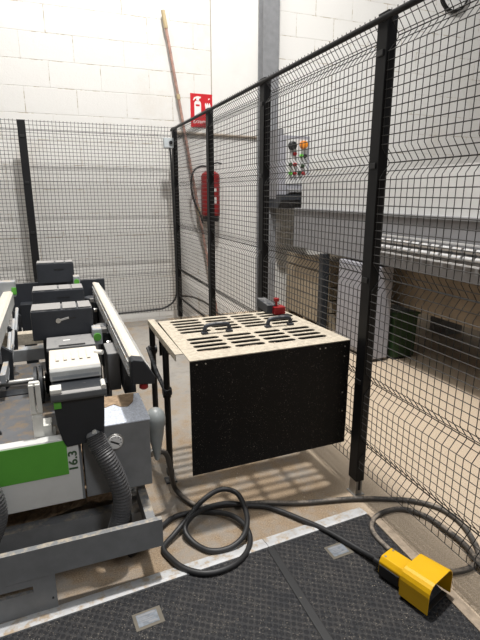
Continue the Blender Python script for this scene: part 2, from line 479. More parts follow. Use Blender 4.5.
bm = new(); tube(bm, smooth_path([(ex-.02, ey-.02, 1.81), (ex-.12, ey-.03, 1.82), (ex-.215, ey-.04, 1.76), (ex-.25, ey-.04, 1.62), (ex-.225, ey-.04, 1.45), (ex-.16, ey-.05, 1.30), (ex-.12, ey-.05, 1.17)]), .011, 8); obj('hose', bm, 'cable', t, True)
bm = new()
for a0, a1 in ((-2.5, -.65),):
    pass
for z0, z1 in ((1.40, 1.47), (1.53, 1.57)):
    n = 10; A = []; B = []
    for k in range(n+1):
        a = -PI/2 - .95 + 1.9*k/n
        A.append(bm.verts.new((ex+.1012*math.cos(a), ey+.1012*math.sin(a), z0))); B.append(bm.verts.new((ex+.1012*math.cos(a), ey+.1012*math.sin(a), z1)))
    for k in range(n): bm.faces.new((A[k], A[k+1], B[k+1], B[k]))
obj('instruction_label', bm, 'white', t, label='white printed label')
bm = new(); box(bm, ex-.03, ex+.03, ey+.09, WY-.001, 1.5, 1.75, .003); obj('wall_bracket', bm, 'steel', t)

t = thing('leaning_pole', 'long thin wooden pole with taped end leaning against the white wall', 'pole', (1.85, 5.60, .0))
p_top, p_bot = Vector((1.315, 5.66, 3.40)), Vector((1.875, 5.62, 0.0))
bm = new(); tube(bm, [p_bot + (p_top-p_bot)*(k/12) for k in range(13)], .0155, 10); obj('shaft', bm, 'wood', t, True)
bm = new(); q = p_top-(p_top-p_bot).normalized()*.17; tube(bm, [q, p_top], .022, 12); obj('taped_end', bm, 'tape', t, True)
bm = new(); cyl(bm, p_top-(p_top-p_bot)*.24, p_top-(p_top-p_bot)*.255, .022, 10); cyl(bm, p_top-(p_top-p_bot)*.60, p_top-(p_top-p_bot)*.63, .022, 10); each('tape_band', bm, 'tape', t, True)

bm = new(); tube(bm, [(1.40, WY-.02, 2.19), (2.43, WY-.02, 2.175)], .016, 8)
tag(obj('wall_conduit', bm, 'conduit', smooth=True), 'thin brownish pipe running level along the wall below the red sign', 'pipe')

bm = new(); tube(bm, smooth_path([(1.36, 5.58, .30), (1.55, 5.62, .27), (1.75, 5.62, .16), (1.9, 5.60, .02), (2.1, 5.55, .012)]), .012, 8)
tag(obj('wall_cable', bm, 'cablegrey', smooth=True), 'short brown cable running down from the fence corner to the floor', 'cable')

t = thing('wall_clock', 'round white dial with dark rim high on the wall at the top edge', 'clock', (5.24, WY-.03, 3.74))
cx, cz = 5.26, 4.09
bm = new(); lathe(bm, [(.235, -.01), (.235, -.055), (.228, -.065), (.212, -.065), (.205, -.05), (.205, -.012)], (cx, WY+.008, cz), 40, 'y'); obj('rim', bm, 'post', t, True)
bm = new(); lathe(bm, [(.20, -.035), (.206, -.04), (.206, -.042)], (cx, WY, cz), 40, 'y'); obj('dial', bm, 'glass', t, True)
bm = new()
for k in range(12):
    a = k*PI/6; b2 = new(); box(b2, cx-.004, cx+.004, WY-.0445, WY-.041, cz+.165, cz+.192)
    rotate_about(b2, (cx, WY, cz), a, 'Y')
    me = bpy.data.meshes.new('x'); b2.to_mesh(me); b2.free(); bm.from_mesh(me); bpy.data.meshes.remove(me)
each('hour_marks', bm, 'black', t)
for nm, ln, a in (('hour_hand', .10, 2.4), ('minute_hand', .16, 4.0)):
    bm = new(); box(bm, cx-.006, cx+.006, WY-.049, WY-.046, cz-.02, cz+ln); rotate_about(bm, (cx, WY, cz), a, 'Y'); obj(nm, bm, 'black', t)

# control cabinet of the saw, fixed to the column
t = thing('control_cabinet', 'pale control cabinet with coloured buttons seen through the fence', 'control panel', (2.75, 5.4, 1.4))
bm = new(); box(bm, 2.56, 2.96, 5.32, 5.55, 1.50, 2.17, .006); obj('cabinet_body', bm, 'cabinet', t)
bm = new(); box(bm, 2.535, 2.62, 5.34, 5.55, 1.45, 2.24, .004); obj('side_housing', bm, 'casingdark', t)
bm = new(); box(bm, 2.645, 2.93, 5.311, 5.32, 1.62, 2.13, .003); obj('button_plate', bm, 'casing', t)
def knob(nm, x, z, r, mt, d=.03):
    bm = new(); lathe(bm, [(r*1.1, 0), (r*1.1, -.008), (r, -.010), (r, -d), (r*.8, -d-.006)], (x, 5.311, z), 16, 'y'); obj(nm, bm, mt, t, True)
knob('rotary_switch', 2.715, 2.055, .045, 'black', .05)
knob('main_switch', 2.862, 2.07, .042, 'orange', .05)
for x, z, mt in ((2.75, 1.965, 'red'), (2.84, 1.945, 'green'), (2.89, 1.945, 'black'), (2.70, 1.845, 'darkgreen'), (2.757, 1.845, 'red'), (2.86, 1.83, 'darkgreen'),
                 (2.70, 1.745, 'green'), (2.757, 1.745, 'red'), (2.82, 1.75, 'darkgreen'), (2.872, 1.745, 'red')):
    knob('push_button', x, z, .02, mt)
bm = new(); prism(bm, [(5.32, 1.50), (5.32, 1.57), (5.20, 1.545), (5.20, 1.53)], 2.66, 2.90, 'x'); obj('keyboard_shelf', bm, 'casingdark', t)
bm = new(); prism(bm, [(5.30, 1.34), (5.55, 1.34), (5.55, 1.50), (5.20, 1.50), (5.20, 1.44)], 2.54, 2.90, 'x'); obj('lower_tray', bm, 'boxdark', t)

# ------------------------------------------------------------------ panel saw behind the fence
SX = 2.70
t = thing('panel_saw', 'large pale grey sawing machine behind the right fence', 'machine', (3.4, 3.4, 0))
bm = new(); prism(bm, [(SX+.0, 1.35), (SX+.0, 1.71), (SX+1.5, 1.71), (SX+1.5, 1.35)], .9, 5.0); obj('upper_casing', bm, 'casing', t)
bm = new(); box(bm, SX-.03, SX+1.5, .9, 5.12, .90, 1.35, .006); obj('front_beam', bm, 'casingdark', t)
bm = new(); box(bm, SX-.05, SX-.03, .9, 5.10, 1.325, 1.345); obj('beam_lip', bm, 'grey', t)
for i in range(15):
    y = 3.42-i*.105
    for z in (1.125, 1.07):
        bm = new(); tube(bm, [(SX-.055, y-.040, z), (SX-.055, y+.040, z)], .019, 12); obj('roller', bm, 'alu', t, True)
for i in range(3):
    bm = new(); tube(bm, [(SX-.06, 3.62, 1.16-.05*i), (SX-.06, 3.47, 1.16-.05*i)], .012, 8); obj('spring_bar', bm, 'dark', t, True)
bm = new(); box(bm, SX-.068, SX-.05, 1.9, 3.45, 1.16, 1.172); box(bm, SX-.068, SX-.05, 1.9, 3.45, 1.018, 1.03); each('roller_rail', bm, 'alu', t)
for (x, y) in ((SX+.25, 1.2), (SX+1.2, 1.2), (SX+.95, 4.8), (SX+1.35, 4.0)):
    bm = new(); box(bm, x-.12, x+.12, y-.12, y+.12, 0, .90, .006); obj('leg', bm, 'casingdark', t)

bm = new(); box(bm, 2.95, 4.1, 1.1, 3.62, .50, .86, .004); obj('lower_board', bm, 'card', t, label='brown wooden panel below the grey beam')
bm = new()
for y in (1.2, 3.2): box(bm, 3.95, 4.05, y, y+.1, 0, .50)
each('board_leg', bm, 'dark', t)
t = thing('tool_cabinet', 'grey lilac metal cabinet standing on the floor under the saw beam', 'cabinet', (2.72, 3.75, 0))
bm = new(); box(bm, 2.63, 2.80, 3.43, 4.05, .03, .885, .008); obj('cabinet_body', bm, 'cabinet', t)
bm = new(); box(bm, 2.65, 2.78, 3.45, 4.03, 0, .03); obj('plinth', bm, 'black', t)
bm = new(); box(bm, 2.622, 2.63, 3.46, 4.02, .06, .86, .003); obj('door', bm, 'cabinet', t)
bm = new(); tube(bm, [(2.622, 3.52, .42), (2.60, 3.52, .42), (2.60, 3.52, .54), (2.622, 3.52, .54)], .006, 8); obj('door_handle', bm, 'steel', t, True)

t = thing('waste_bin', 'dark green bin standing in the shade right of the grey cabinet', 'bin', (3.05, 3.3, 0))
bm = new()
prism(bm, [(2.86, .02), (3.10, .02), (3.12, .44), (2.84, .44)], 3.42, 3.72, 'y', .01); obj('bin_body', bm, 'darkgreen', t)
bm = new(); box(bm, 2.83, 3.13, 3.405, 3.735, .425, .455, .008); obj('rim', bm, 'darkgreen', t)
bm = new(); box(bm, 2.87, 3.09, 3.44, 3.70, 0, .02); obj('base', bm, 'black', t)

t = thing('wooden_crate', 'brown wooden board crate on the floor beyond the saw, left of the dark post', 'crate', (3.1, 5.35, 0))
bm = new()
for k in range(5): box(bm, 2.78, 2.80, 4.50, 5.50, .06+k*.15, .195+k*.15, .003)
each('side_board', bm, 'crate', t)
bm = new()
for k in range(5): box(bm, 2.80, 3.4, 4.48, 4.50, .06+k*.15, .195+k*.15, .003)
each('end_board', bm, 'crate', t)
bm = new(); box(bm, 2.80, 3.40, 4.52, 5.48, .04, .74); obj('load', bm, 'crate', t)
bm = new()
for y in (4.52, 5.0, 5.46): box(bm, 2.79, 3.40, y-.04, y+.04, 0, .06)
each('runner', bm, 'crate', t)

t = thing('support_post', 'dark upright post beside the brown crate behind the fence', 'post', (2.66, 4.36, 0))
bm = new(); box(bm, 2.62, 2.70, 4.34, 4.42, .02, .895, .004); obj('upright', bm, 'dark', t)
bm = new(); box(bm, 2.58, 2.74, 4.30, 4.46, 0, .02, .003); obj('foot_plate', bm, 'dark', t)

# ------------------------------------------------------------------ slotted black box on legs
FL_, FR_, BR_, BL_ = (.490, 1.848), (1.300, 1.868), (1.265, 2.545), (.500, 2.545)
ZT, ZB = .82, .272
t = thing('slotted_waste_box', 'black sheet metal box on legs with a slotted dusty top and two handles', 'machine box', (.88, 2.2, 0))
def rounded_slot(x0, x1, y, r, n=6):
    pts = []
    for k in range(n+1):
        a = -PI/2 + PI*k/n; pts.append((x1-r+r*math.cos(a), y+r*math.sin(a)))
    for k in range(n+1):
        a = PI/2 + PI*k/n; pts.append((x0+r+r*math.cos(a), y+r*math.sin(a)))
    return pts
cu = bpy.data.curves.new('top', 'CURVE'); cu.dimensions = '2D'; cu.fill_mode = 'BOTH'; cu.extrude = .002
def spl(pts):
    s = cu.splines.new('POLY'); s.points.add(len(pts)-1); s.use_cyclic_u = True
    for p, q in zip(s.points, pts): p.co = (q[0], q[1], 0, 1)
spl([FL_, FR_, BR_, BL_])
ROWS = (1.972, 2.030, 2.088, 2.146, 2.275, 2.331, 2.387, 2.443, 2.499)
for y in ROWS:
    for x0, x1 in ((.556, .722), (.742, .893), (.910, 1.055), (1.070, 1.228)):
        spl(rounded_slot(x0, x1, y, .0190))
tmp = bpy.data.objects.new('tmp', cu); C.objects.link(tmp)
me = bpy.data.meshes.new_from_object(tmp.evaluated_get(bpy.context.evaluated_depsgraph_get()))
bpy.data.objects.remove(tmp); bpy.data.curves.remove(cu)
bm = new(); bm.from_mesh(me); bpy.data.meshes.remove(me)
bmesh.ops.translate(bm, vec=(0, 0, ZT-.002), verts=bm.verts[:])
obj('top_plate', bm, 'dusttop', t)
def wallquad(bm, a, b, z0, z1, th):
    a, b = Vector((*a, 0)), Vector((*b, 0)); nrm = Vector((-(b-a).y, (b-a).x, 0)).normalized()*th
    prism(bm, [(a.x, a.y), (b.x, b.y), (b.x+nrm.x, b.y+nrm.y), (a.x+nrm.x, a.y+nrm.y)], z0, z1, 'z')
bm = new(); wallquad(bm, FL_, FR_, ZB, ZT-.004, .004); obj('front_panel', bm, 'panelblack', t)
bm = new(); wallquad(bm, FR_, BR_, ZB, ZT-.004, .004); obj('side_panel', bm, 'panelblack', t)
bm = new(); wallquad(bm, BR_, BL_, .62, ZT-.004, .004); obj('back_panel', bm, 'panelblack', t)
bm = new()
for k, (x, z) in enumerate(((.52, .80), (.56, .80), (1.13, .795), (1.16, .795), (1.27, .79), (1.27, .74), (1.27, .55), (1.275, .45))):
    y = FL_[1]+(x-FL_[0])*.0247; cyl(bm, (x, y, z), (x, y-.003, z), .0035, 8)
each('rivet', bm, 'steel', t)
for (x0, y0) in ((.735, 2.215), (1.085, 2.215)):
    bm = new(); h = ZT+.045; tube(bm, smooth_path([(x0-.066, y0, ZT), (x0-.066, y0, ZT+.022), (x0-.058, y0, h-.006), (x0-.04, y0, h), (x0, y0, h+.002), (x0+.04, y0, h), (x0+.058, y0, h-.006), (x0+.066, y0, ZT+.022), (x0+.066, y0, ZT)], 4), .0105, 10)
    for s in (-1, 1): box(bm, x0+s*.066-.016, x0+s*.066+.016, y0-.014, y0+.014, ZT, ZT+.012, .003)
    obj('handle', bm, 'boxdark', t, True)
bm = new(); prism(bm, [(.452, .79), (.452, .822), (.488, .822), (.488, .818), (.456, .818), (.456, .79)], 1.95, 2.60, 'y'); obj('edge_angle', bm, 'dusttop', t)
for (x, y) in ((.475, 2.262), (.470, 2.575)):
    bm = new(); tube(bm, [(x, y, .07), (x, y, .80)], .0165, 14); l = obj('leg', bm, 'black', t, True)
    bm = new(); box(bm, x-.018, x+.018, y-.018, y+.018, .04, .07, .002); box(bm, x-.03, x+.03, y-.03, y+.03, 0, .008, .002); cyl(bm, (x, y, .005), (x, y, .05), .006, 8); obj('foot', bm, 'boxdark', l)
bm = new(); tube(bm, [(.475, 2.25, .50), (.452, 2.40, .58), (.445, 2.585, .66)], .012, 8)
for p in ((.475, 2.262, .52), (.47, 2.575, .655)): cyl(bm, (p[0]-.022, p[1], p[2]), (p[0]+.022, p[1], p[2]), .022, 10)
obj('brace', bm, 'boxdark', t, True)
bm = new(); cyl(bm, (.475, 2.262, .49), (.475, 2.262, .53), .022, 12); cyl(bm, (.47, 2.575, .63), (.47, 2.575, .67), .022, 12); each('leg_collar', bm, 'black', t, True)
for (x, y) in ((1.235, 2.515), (1.245, 1.90)):
    bm = new(); tube(bm, [(x, y, 0.0), (x, y, .5 if y < 2 else .81)], .0001, 6)
    bm.free()
bm = new(); box(bm, 1.222, 1.252, 2.508, 2.538, 0, ZT-.006, .003); obj('leg', bm, 'black', t)
bm = new(); box(bm, 1.24, XF-.03, 2.505, 2.54, .60, .64, .003); obj('fence_bracket', bm, 'black', t)

t = thing('emergency_stop', 'dark grey switch with red stop block on the back corner of the slotted box', 'switch', (1.19, 2.5, ZT))
q0, q1 = Vector((1.165, 2.62, 0)), Vector((1.205, 2.44, 0))
bm = new(); box(bm, -.028, .028, -.13, .09, ZT+.002, ZT+.055, .006); rotate_about(bm, (0, 0, 0), -.12); bmesh.ops.translate(bm, vec=(1.175, 2.60, 0), verts=bm.verts[:]); obj('switch_body', bm, 'boxdark', t)
bm = new(); box(bm, 1.165, 1.235, 2.44, 2.50, ZT+.001, ZT+.045, .004); obj('stop_block', bm, 'red', t)
bm = new(); cyl(bm, (1.19, 2.475, ZT+.045), (1.19, 2.475, ZT+.075), .008, 12); cyl(bm, (1.19, 2.475, ZT+.075), (1.19, 2.475, ZT+.092), .017, 14); obj('stop_knob', bm, 'red', t, True)
bm = new(); prism(bm, [(1.185, 2.365), (1.25, 2.38), (1.24, 2.425), (1.175, 2.41)], ZT+.001, ZT+.008, 'z'); obj('actuator_plate', bm, 'black', t)

# ------------------------------------------------------------------ floor mats, edging
def ylow(x): return 1.548+.06*x
t = thing('safety_mat', 'black studded rubber floor mat in front of the machine, left of the seam', 'mat', (0, 1.0, 0), 'studded rubber mats')
bm = new(); prism(bm, [(-1.1, .25), (.742, .25), (.742, ylow(.742)), (-1.1, ylow(-1.1))], 0, .010, 'z'); obj('rubber_sheet', bm, 'rubber', t)
def plate(t, cx, cy, ang):
    bm = new(); box(bm, -.052, .052, -.038, .038, .010, .0115); rotate_about(bm, (0, 0, 0), ang); bmesh.ops.translate(bm, vec=(cx, cy, 0), verts=bm.verts[:]); p = obj('label_frame', bm, 'frame', t)
    bm = new(); box(bm, -.040, .036, -.026, .028, .0115, .0122); rotate_about(bm, (0, 0, 0), ang); bmesh.ops.translate(bm, vec=(cx, cy, 0), verts=bm.verts[:]); q = obj('type_label', bm, 'label', p, label='small silver label')
    bm = new()
    for k, (a, b2, c, d) in enumerate(((-.034, .030, .018, .024), (-.03, .0, .008, .011), (-.03, .02, .0, .003), (-.03, .012, -.008, -.005), (-.002, .03, -.020, -.013))):
        box(bm, a, b2, c, d, .0122, .0125)
    rotate_about(bm, (0, 0, 0), ang); bmesh.ops.translate(bm, vec=(cx, cy, 0), verts=bm.verts[:]); each('print_lines', bm, 'casingdark', q)
plate(t, .196, 1.425, .08)
t = thing('safety_mat', 'black studded rubber floor mat under the yellow foot pedal, right of the seam', 'mat', (1.0, 1.0, 0), 'studded rubber mats')
bm = new(); prism(bm, [(.778, .25), (1.255, .25), (1.29, ylow(1.29)), (.778, ylow(.778))], 0, .010, 'z'); obj('rubber_sheet', bm, 'rubber', t)
plate(t, 1.03, 1.47, .05)
bm = new(); box(bm, .743, .777, .25, 1.590, 0, .013, .003)
tag(obj('mat_joint', bm, 'cable'), 'narrow flat black strip joining the two rubber mats', 'strip')
def edging(x0, x1):
    bm = new(); A = []
    for x in (x0, x1):
        y = ylow(x)
        A.append([bm.verts.new(p) for p in ((x, y+.002, 0), (x, y+.002, .014), (x, y+.016, .015), (x, y+.070, .003), (x, y+.070, 0))])
    for i in range(5): bm.faces.new((A[0][i], A[0][(i+1) % 5], A[1][(i+1) % 5], A[1][i]))
    bm.faces.new(A[0]); bm.faces.new(A[1][::-1]); return bm
tag(obj('edge_profile', edging(-1.1, .752), 'alu'), 'aluminium ramp strip edging the left mat, partly under sawdust', 'strip', 'aluminium mat edging')
tag(obj('edge_profile', edging(.754, 1.29), 'alu'), 'aluminium ramp strip edging the right mat, near the fence post foot', 'strip', 'aluminium mat edging')
bm = new()
A = [[bm.verts.new(p) for p in ((x, y, 0), (x, y, .014), (x+.012, y, .015), (x+.052, y, .003), (x+.052, y, 0))] for x, y in ((1.256, .25), (1.291, 1.625))]
for i in range(5): bm.faces.new((A[0][i], A[0][(i+1) % 5], A[1][(i+1) % 5], A[1][i]))
bm.faces.new(A[0]); bm.faces.new(A[1][::-1])
tag(obj('edge_profile', bm, 'ramp'), 'dusty brown ramp strip edging the right mat, below the mesh fence', 'strip')

# ------------------------------------------------------------------ yellow foot pedal
t = thing('foot_pedal', 'yellow hooded foot pedal lying on the black mat', 'foot switch', (1.19, 1.157, .010))
ax0 = Vector((1.19, 1.157, .0155)); ANG = .31     # local -y is the open front
def place(bm): rotate_about(bm, (0, 0, 0), ANG); bmesh.ops.translate(bm, vec=ax0, verts=bm.verts[:]); return bm
def hood(bm, y0, y1, hw, h, th, flare=0):
    # arched shell open below and in front
    def ring(y, hw, h):
        half = [(hw, .012), (hw, h*.66), (hw*.97, h*.78), (hw*.88, h*.90), (hw*.74, h*.97), (hw*.58, h)]
        return [(-q[0], y, q[1]) for q in half]+[(q[0], y, q[1]) for q in half[::-1]]
    O = [[bm.verts.new(p) for p in ring(y, hw+f, h+f)] for y, f in ((y1, 0), (y0, flare))]
    I = [[bm.verts.new(p) for p in ring(y, hw+f-th, h+f-th)] for y, f in ((y1-th, 0), (y0, flare))]
    for R in (O, I):
        for i in range(11): bm.faces.new((R[0][i], R[0][i+1], R[1][i+1], R[1][i]))
    bm.faces.new(O[0]); bm.faces.new(I[0])
    for i in range(11): bm.faces.new((O[1][i], O[1][i+1], I[1][i+1], I[1][i]))
    for k in (0, 11): bm.faces.new((O[0][k], O[1][k], I[1][k], I[0][k]))
bm = new(); hood(bm, -.080, .040, .079, .124, .004, .005); place(bm); obj('hood', bm, 'yellow', t)
bm = new(); prism(bm, [(-.048, .012), (.048, .012), (.048, .066), (.034, .086), (-.034, .086), (-.048, .066)], .035, .155, 'y', .004); place(bm); obj('switch_housing', bm, 'yellow', t)
bm = new(); box(bm, -.052, -.047, .062, .15, .010, .056, .001); box(bm, .047, .052, .062, .15, .010, .056, .001); place(bm); each('side_cover', bm, 'black', t)
bm = new(); box(bm, -.070, .070, -.075, .040, 0, .012, .003); box(bm, -.047, .047, .030, .153, 0, .013, .003); place(bm); obj('base_plate', bm, 'black', t)
bm = new(); prism(bm, [(.03, .05), (-.06, .022), (-.06, .03), (.03, .06)], -.05, .05, 'x'); place(bm); obj('treadle', bm, 'dark', t)
bm = new()
for (x, y) in ((-.026, .052), (.026, .052), (-.026, .14), (.026, .14)): cyl(bm, (x, y, .085), (x, y, .0875), .005, 8)
place(bm); each('screw', bm, 'steel', t, True)
bm = new(); cyl(bm, (-.02, .155, .035), (-.02, .19, .032), .015, 12); place(bm); obj('cable_gland', bm, 'black', t, True)

# ------------------------------------------------------------------ cables on the floor
def floor_cable(name, px, r, mat, label, pre=(), post=(), k=6):
    pts = list(pre)+[fl(*q) if len(q) == 3 else fl(q[0], q[1], r+.001) for q in px]+list(post)
    bm = new(); tube(bm, smooth_path(pts, k), r, 10); return tag(obj(name, bm, mat, smooth=True), label, 'cable')
Z = lambda L, x0, y0, s: [(x0+q[0]/s, y0+q[1]/s)+tuple(q[2:]) for q in L]
loops = Z([(110, 330, .014), (150, 300, .014), (200, 285, .016), (260, 280, .018), (340, 290, .03), (390, 322, .03), (412, 370, .016), (400, 420, .014), (360, 460, .020), (300, 485, .022), (240, 490, .022), (180, 472, .02), (140, 440, .016), (115, 405, .014),
           (150, 360, .022), (200, 300, .05), (240, 250, .075), (290, 212, .085), (330, 203, .085), (370, 220, .075), (395, 270, .055), (402, 320, .045), (385, 370, .032), (340, 405, .016), (280, 415, .014), (230, 395, .014), (195, 360, .03), (190, 330, .045), (215, 295, .05), (260, 268, .045), (330, 252, .035), (400, 258, .02)], 130, 430, 3.43)
loops += [(271, 508, .014), (307, 522, .014), (325, 530, .020), (345, 541, .025), (362, 551, .03), (379, 560, .042)]
floor_cable('pedal_cable', loops, .0125, 'cable', 'thick black cable coiled beside the machine base and running to the yellow pedal', pre=((.18, 1.76, .018),), k=5)
supply = [(175, 488, .05), (188, 501, .018), (203, 507, .016), (226, 505, .014), (260, 503), (300, 503), (350, 499), (384, 499), (413, 501), (439, 508), (460, 522), (473, 540), (479, 556), (472, 567), (454, 572), (430, 572), (405, 562, .014), (385, 546), (373, 532), (373, 521), (382, 513), (401, 509), (425, 516), (448, 531, .018), (466, 546, .018), (478, 562, .03), (500, 590)]
floor_cable('supply_cable', supply, .0125, 'cablegrey', 'long dusty cable along the floor, looping under the mesh behind the pedal',
            pre=((.31, 2.02, .335), (.37, 2.01, .34), (.41, 2.02, .30), (.43, 2.04, .20)))

# ------------------------------------------------------------------ the machining centre at left
t = thing('machining_centre', 'grey and green wood machining centre with dusty clamp boxes at the left', 'machine', (0, 2.6, 0))
XL = -1.05
bm = new(); box(bm, XL, .297, 1.600, 1.624, .155, .277, .002); box(bm, XL, .297, 1.622, 1.655, .157, .166, .001); obj('front_beam', bm, 'grey', t)
bm = new()
box(bm, XL, -.108, 1.606, 1.622, 0, .095); box(bm, XL, -.108, 1.606, 1.622, .122, .155); box(bm, -.185, -.108, 1.606, 1.622, .095, .122)
lp = obj('leg_plate', bm, 'grey', t)
bm = new(); cyl(bm, (-.122, 1.607, .05), (-.122, 1.603, .05), .004, 8); obj('bolt', bm, 'black', lp)
bm = new(); box(bm, XL, .282, 1.905, 1.93, .03, .145, .002); box(bm, XL, .282, 1.93, 1.96, .137, .145, .001); obj('rear_beam', bm, 'grey', t)
bm = new()
for x in (-.55, .262): box(bm, x-.018, x+.018, 1.622, 1.905, .17, .25, .002)
for x in (-.55, .235): box(bm, x-.03, x+.03, 1.96, 2.4, 0, .16, .002)
for x in (-.55, .24): box(bm, x-.03, x+.03, 1.85, 1.905, 0, .15, .002)
each('cross_member', bm, 'grey', t)
bm = new(); bmesh.ops.create_grid(bm, x_segments=50, y_segments=20, size=1)
for v in bm.verts:
    x = XL+(v.co.x+1)/2*(.24-XL); y = 1.962+(v.co.y+1)/2*.75
    v.co = (x, y, .135+.03*math.sin(x*9+1)*math.sin(y*7)+.02*random.random()+.10*max(0, (y-2.1)))
obj('sawdust_heap', bm, 'dustpile', t, stuff=True)
# base housing, front cover with lettering
bm = new(); box(bm, XL, .028, 1.81, 2.35, .30, .565, .004); obj('base_housing', bm, 'grey', t)
bm = new(); prism(bm, [(1.81, .565), (1.81, .602), (1.768, .602), (1.765, .597), (1.768, .33), (1.782, .328), (1.79, .34), (1.79, .575)], XL, .017, 'x'); fc = obj('front_cover', bm, 'whiteplate', t, True)
bm = new(); prism(bm, [(XL, .453), (-.025, .453), (-.025, .597), (XL, .597)], 1.7635, 1.770, 'y'); obj('green_field', bm, 'green', fc)
text_part('model_number', '16.3', .052, 'ink', fc, Matrix.Translation((-.005, 1.7645, .505)) @ Matrix.Rotation(PI/2, 4, 'X') @ Matrix.Rotation(PI/2, 4, 'Z') @ Matrix.Diagonal((1.0, .85, 1, 1)))
bm = new(); box(bm, XL, .03, 1.815, 2.35, .565, .573, .002); obj('base_top', bm, 'basetop', t)
# tank
bm = new(); box(bm, .034, .300, 1.80, 2.075, .31, .608, .004); tk = obj('tank', bm, 'grey', t)
bm = new(); box(bm, .030, .304, 1.797, 2.08, .608, .614, .002); obj('tank_lid', bm, 'speckle', tk, label='speckled silvery lid')
bm = new(); prism(bm, [(.10, 1.98), (.14, 1.965), (.18, 1.985), (.205, 1.95), (.235, 1.945), (.262, 1.985), (.28, 2.075), (.06, 2.075)], .614, .618, 'z'); obj('dust_patch', bm, 'dustpile', tk, stuff=True)
bm = new(); lathe(bm, [(.034, 0), (.034, -.012), (.033, -.014)], (.158, 1.802, .540), 28, 'y'); g_ = obj('pressure_gauge', bm, 'steel', tk, True)
bm = new(); lathe(bm, [(.0285, -.010), (.0285, -.0165), (.028, -.0175)], (.158, 1.802, .540), 28, 'y'); obj('gauge_dial', bm, 'white', g_, True)
bm = new(); prism(bm, [(.142, .551), (.139, .545), (.170, .527), (.174, .533)], 1.7835, 1.7844, 'y'); obj('gauge_needle', bm, 'black', g_)
bm = new()
for k in range(9):
    a = PI*1.25-k*PI*1.5/8; c_, s_ = math.cos(a), math.sin(a)
    prism(bm, [(.158+c_*.020-s_*.001, .54+s_*.020+c_*.001), (.158+c_*.025-s_*.001, .54+s_*.025+c_*.001), (.158+c_*.025+s_*.001, .54+s_*.025-c_*.001), (.158+c_*.020+s_*.001, .54+s_*.020-c_*.001)], 1.7838, 1.7844, 'y')
each('gauge_marks', bm, 'black', g_)
bm = new(); lathe(bm, [(.010, .33), (.014, .345), (.020, .38), (.034, .46), (.038, .495), (.044, .505), (.045, .535), (.040, .56), (.024, .578), (.006, .585)], (.352, 1.95, 0), 24); jb = obj('filter_bowl', bm, 'jug', t, True)
bm = new(); box(bm, .298, .33, 1.935, 1.965, .54, .57, .003); cyl(bm, (.34, 1.99, .34), (.30, 2.02, .335), .016); obj('bowl_bracket', bm, 'steel', jb)
# hoses
def corrugated(pts, r, name, lab):
    path = smooth_path(pts, 26); rad = [r*(1+.055*math.sin(i*2*PI/4)) for i in range(len(path))]
    bm = new(); tube(bm, path, r, 16, rad=rad); return obj(name, bm, 'hose', t, True, label=lab)
corrugated([(.078, 1.765, .60), (.095, 1.745, .555), (.116, 1.725, .51), (.144, 1.722, .43), (.163, 1.725, .335), (.156, 1.735, .245), (.135, 1.745, .17), (.12, 1.76, .08)], .036, 'suction_hose', 'grey corrugated hose')
bm = new(); cyl(bm, (.076, 1.785, .60), (.096, 1.748, .548), .038, 20); obj('hose_collar', bm, 'grey', t, True)
corrugated([(-.40, 1.80, .56), (-.335, 1.74, .54), (-.295, 1.725, .46), (-.285, 1.725, .38), (-.30, 1.73, .31), (-.34, 1.74, .22), (-.36, 1.80, .12)], .037, 'suction_hose', 'grey corrugated hose')
# front clamp head
hd = bm = new()
prism(bm, [(-.058, .797), (-.050, .66), (-.036, .60), (-.024, .570), (.115, .578), (.122, .66), (.130, .797)], 1.757, 2.06, 'y', .006)
head = obj('clamp_head', bm, 'dark', t)
bm = new(); prism(bm, [(1.738, .766), (1.730, .776), (1.732, .797), (1.742, .803), (1.76, .800), (1.76, .766)], -.062, .136, 'x', .004); h2 = obj('grip_bar', bm, 'tile', head, label='dusty grey grip bar')
bm = new(); box(bm, -.062, -.022, 1.733, 1.785, .800, .818, .004); obj('grip_end', bm, 'whiteplastic', h2)
bm = new(); box(bm, -.054, -.028, 1.748, 1.757, .735, .762, .002); obj('green_button', bm, 'green', head, label='green square button')
bm = new(); cyl(bm, (.080, 1.757, .617), (.080, 1.748, .617), .009, 14); each('screw', bm, 'whiteplastic', head, True)
bm = new(); cyl(bm, (.126, 1.735, .805), (.126, 1.78, .812), .009, 12); cyl(bm, (.15, 1.98, .86), (.12, 2.0, .86), .010, 12); each('knob', bm, 'whiteplastic', head, True)
bm = new(); prism(bm, [(1.858, .803), (1.853, .842), (1.862, .856), (2.08, .862), (2.09, .85), (2.09, .803)], -.060, .130, 'x', .004); cap = obj('dusty_cap', bm, 'dustwhite', head, label='white cap under pale sawdust')
bm = new()
for k in range(5): box(bm, -.035+k*.03, -.022+k*.03, 1.93, 2.05, .862, .8635)
each('cap_ridge', bm, 'dustwhite', cap)
bm = new(); box(bm, -.052, .122, 1.8555, 1.858, .812, .838, .001); obj('front_strip', bm, 'greylight', cap, label='pale blue grey strip')
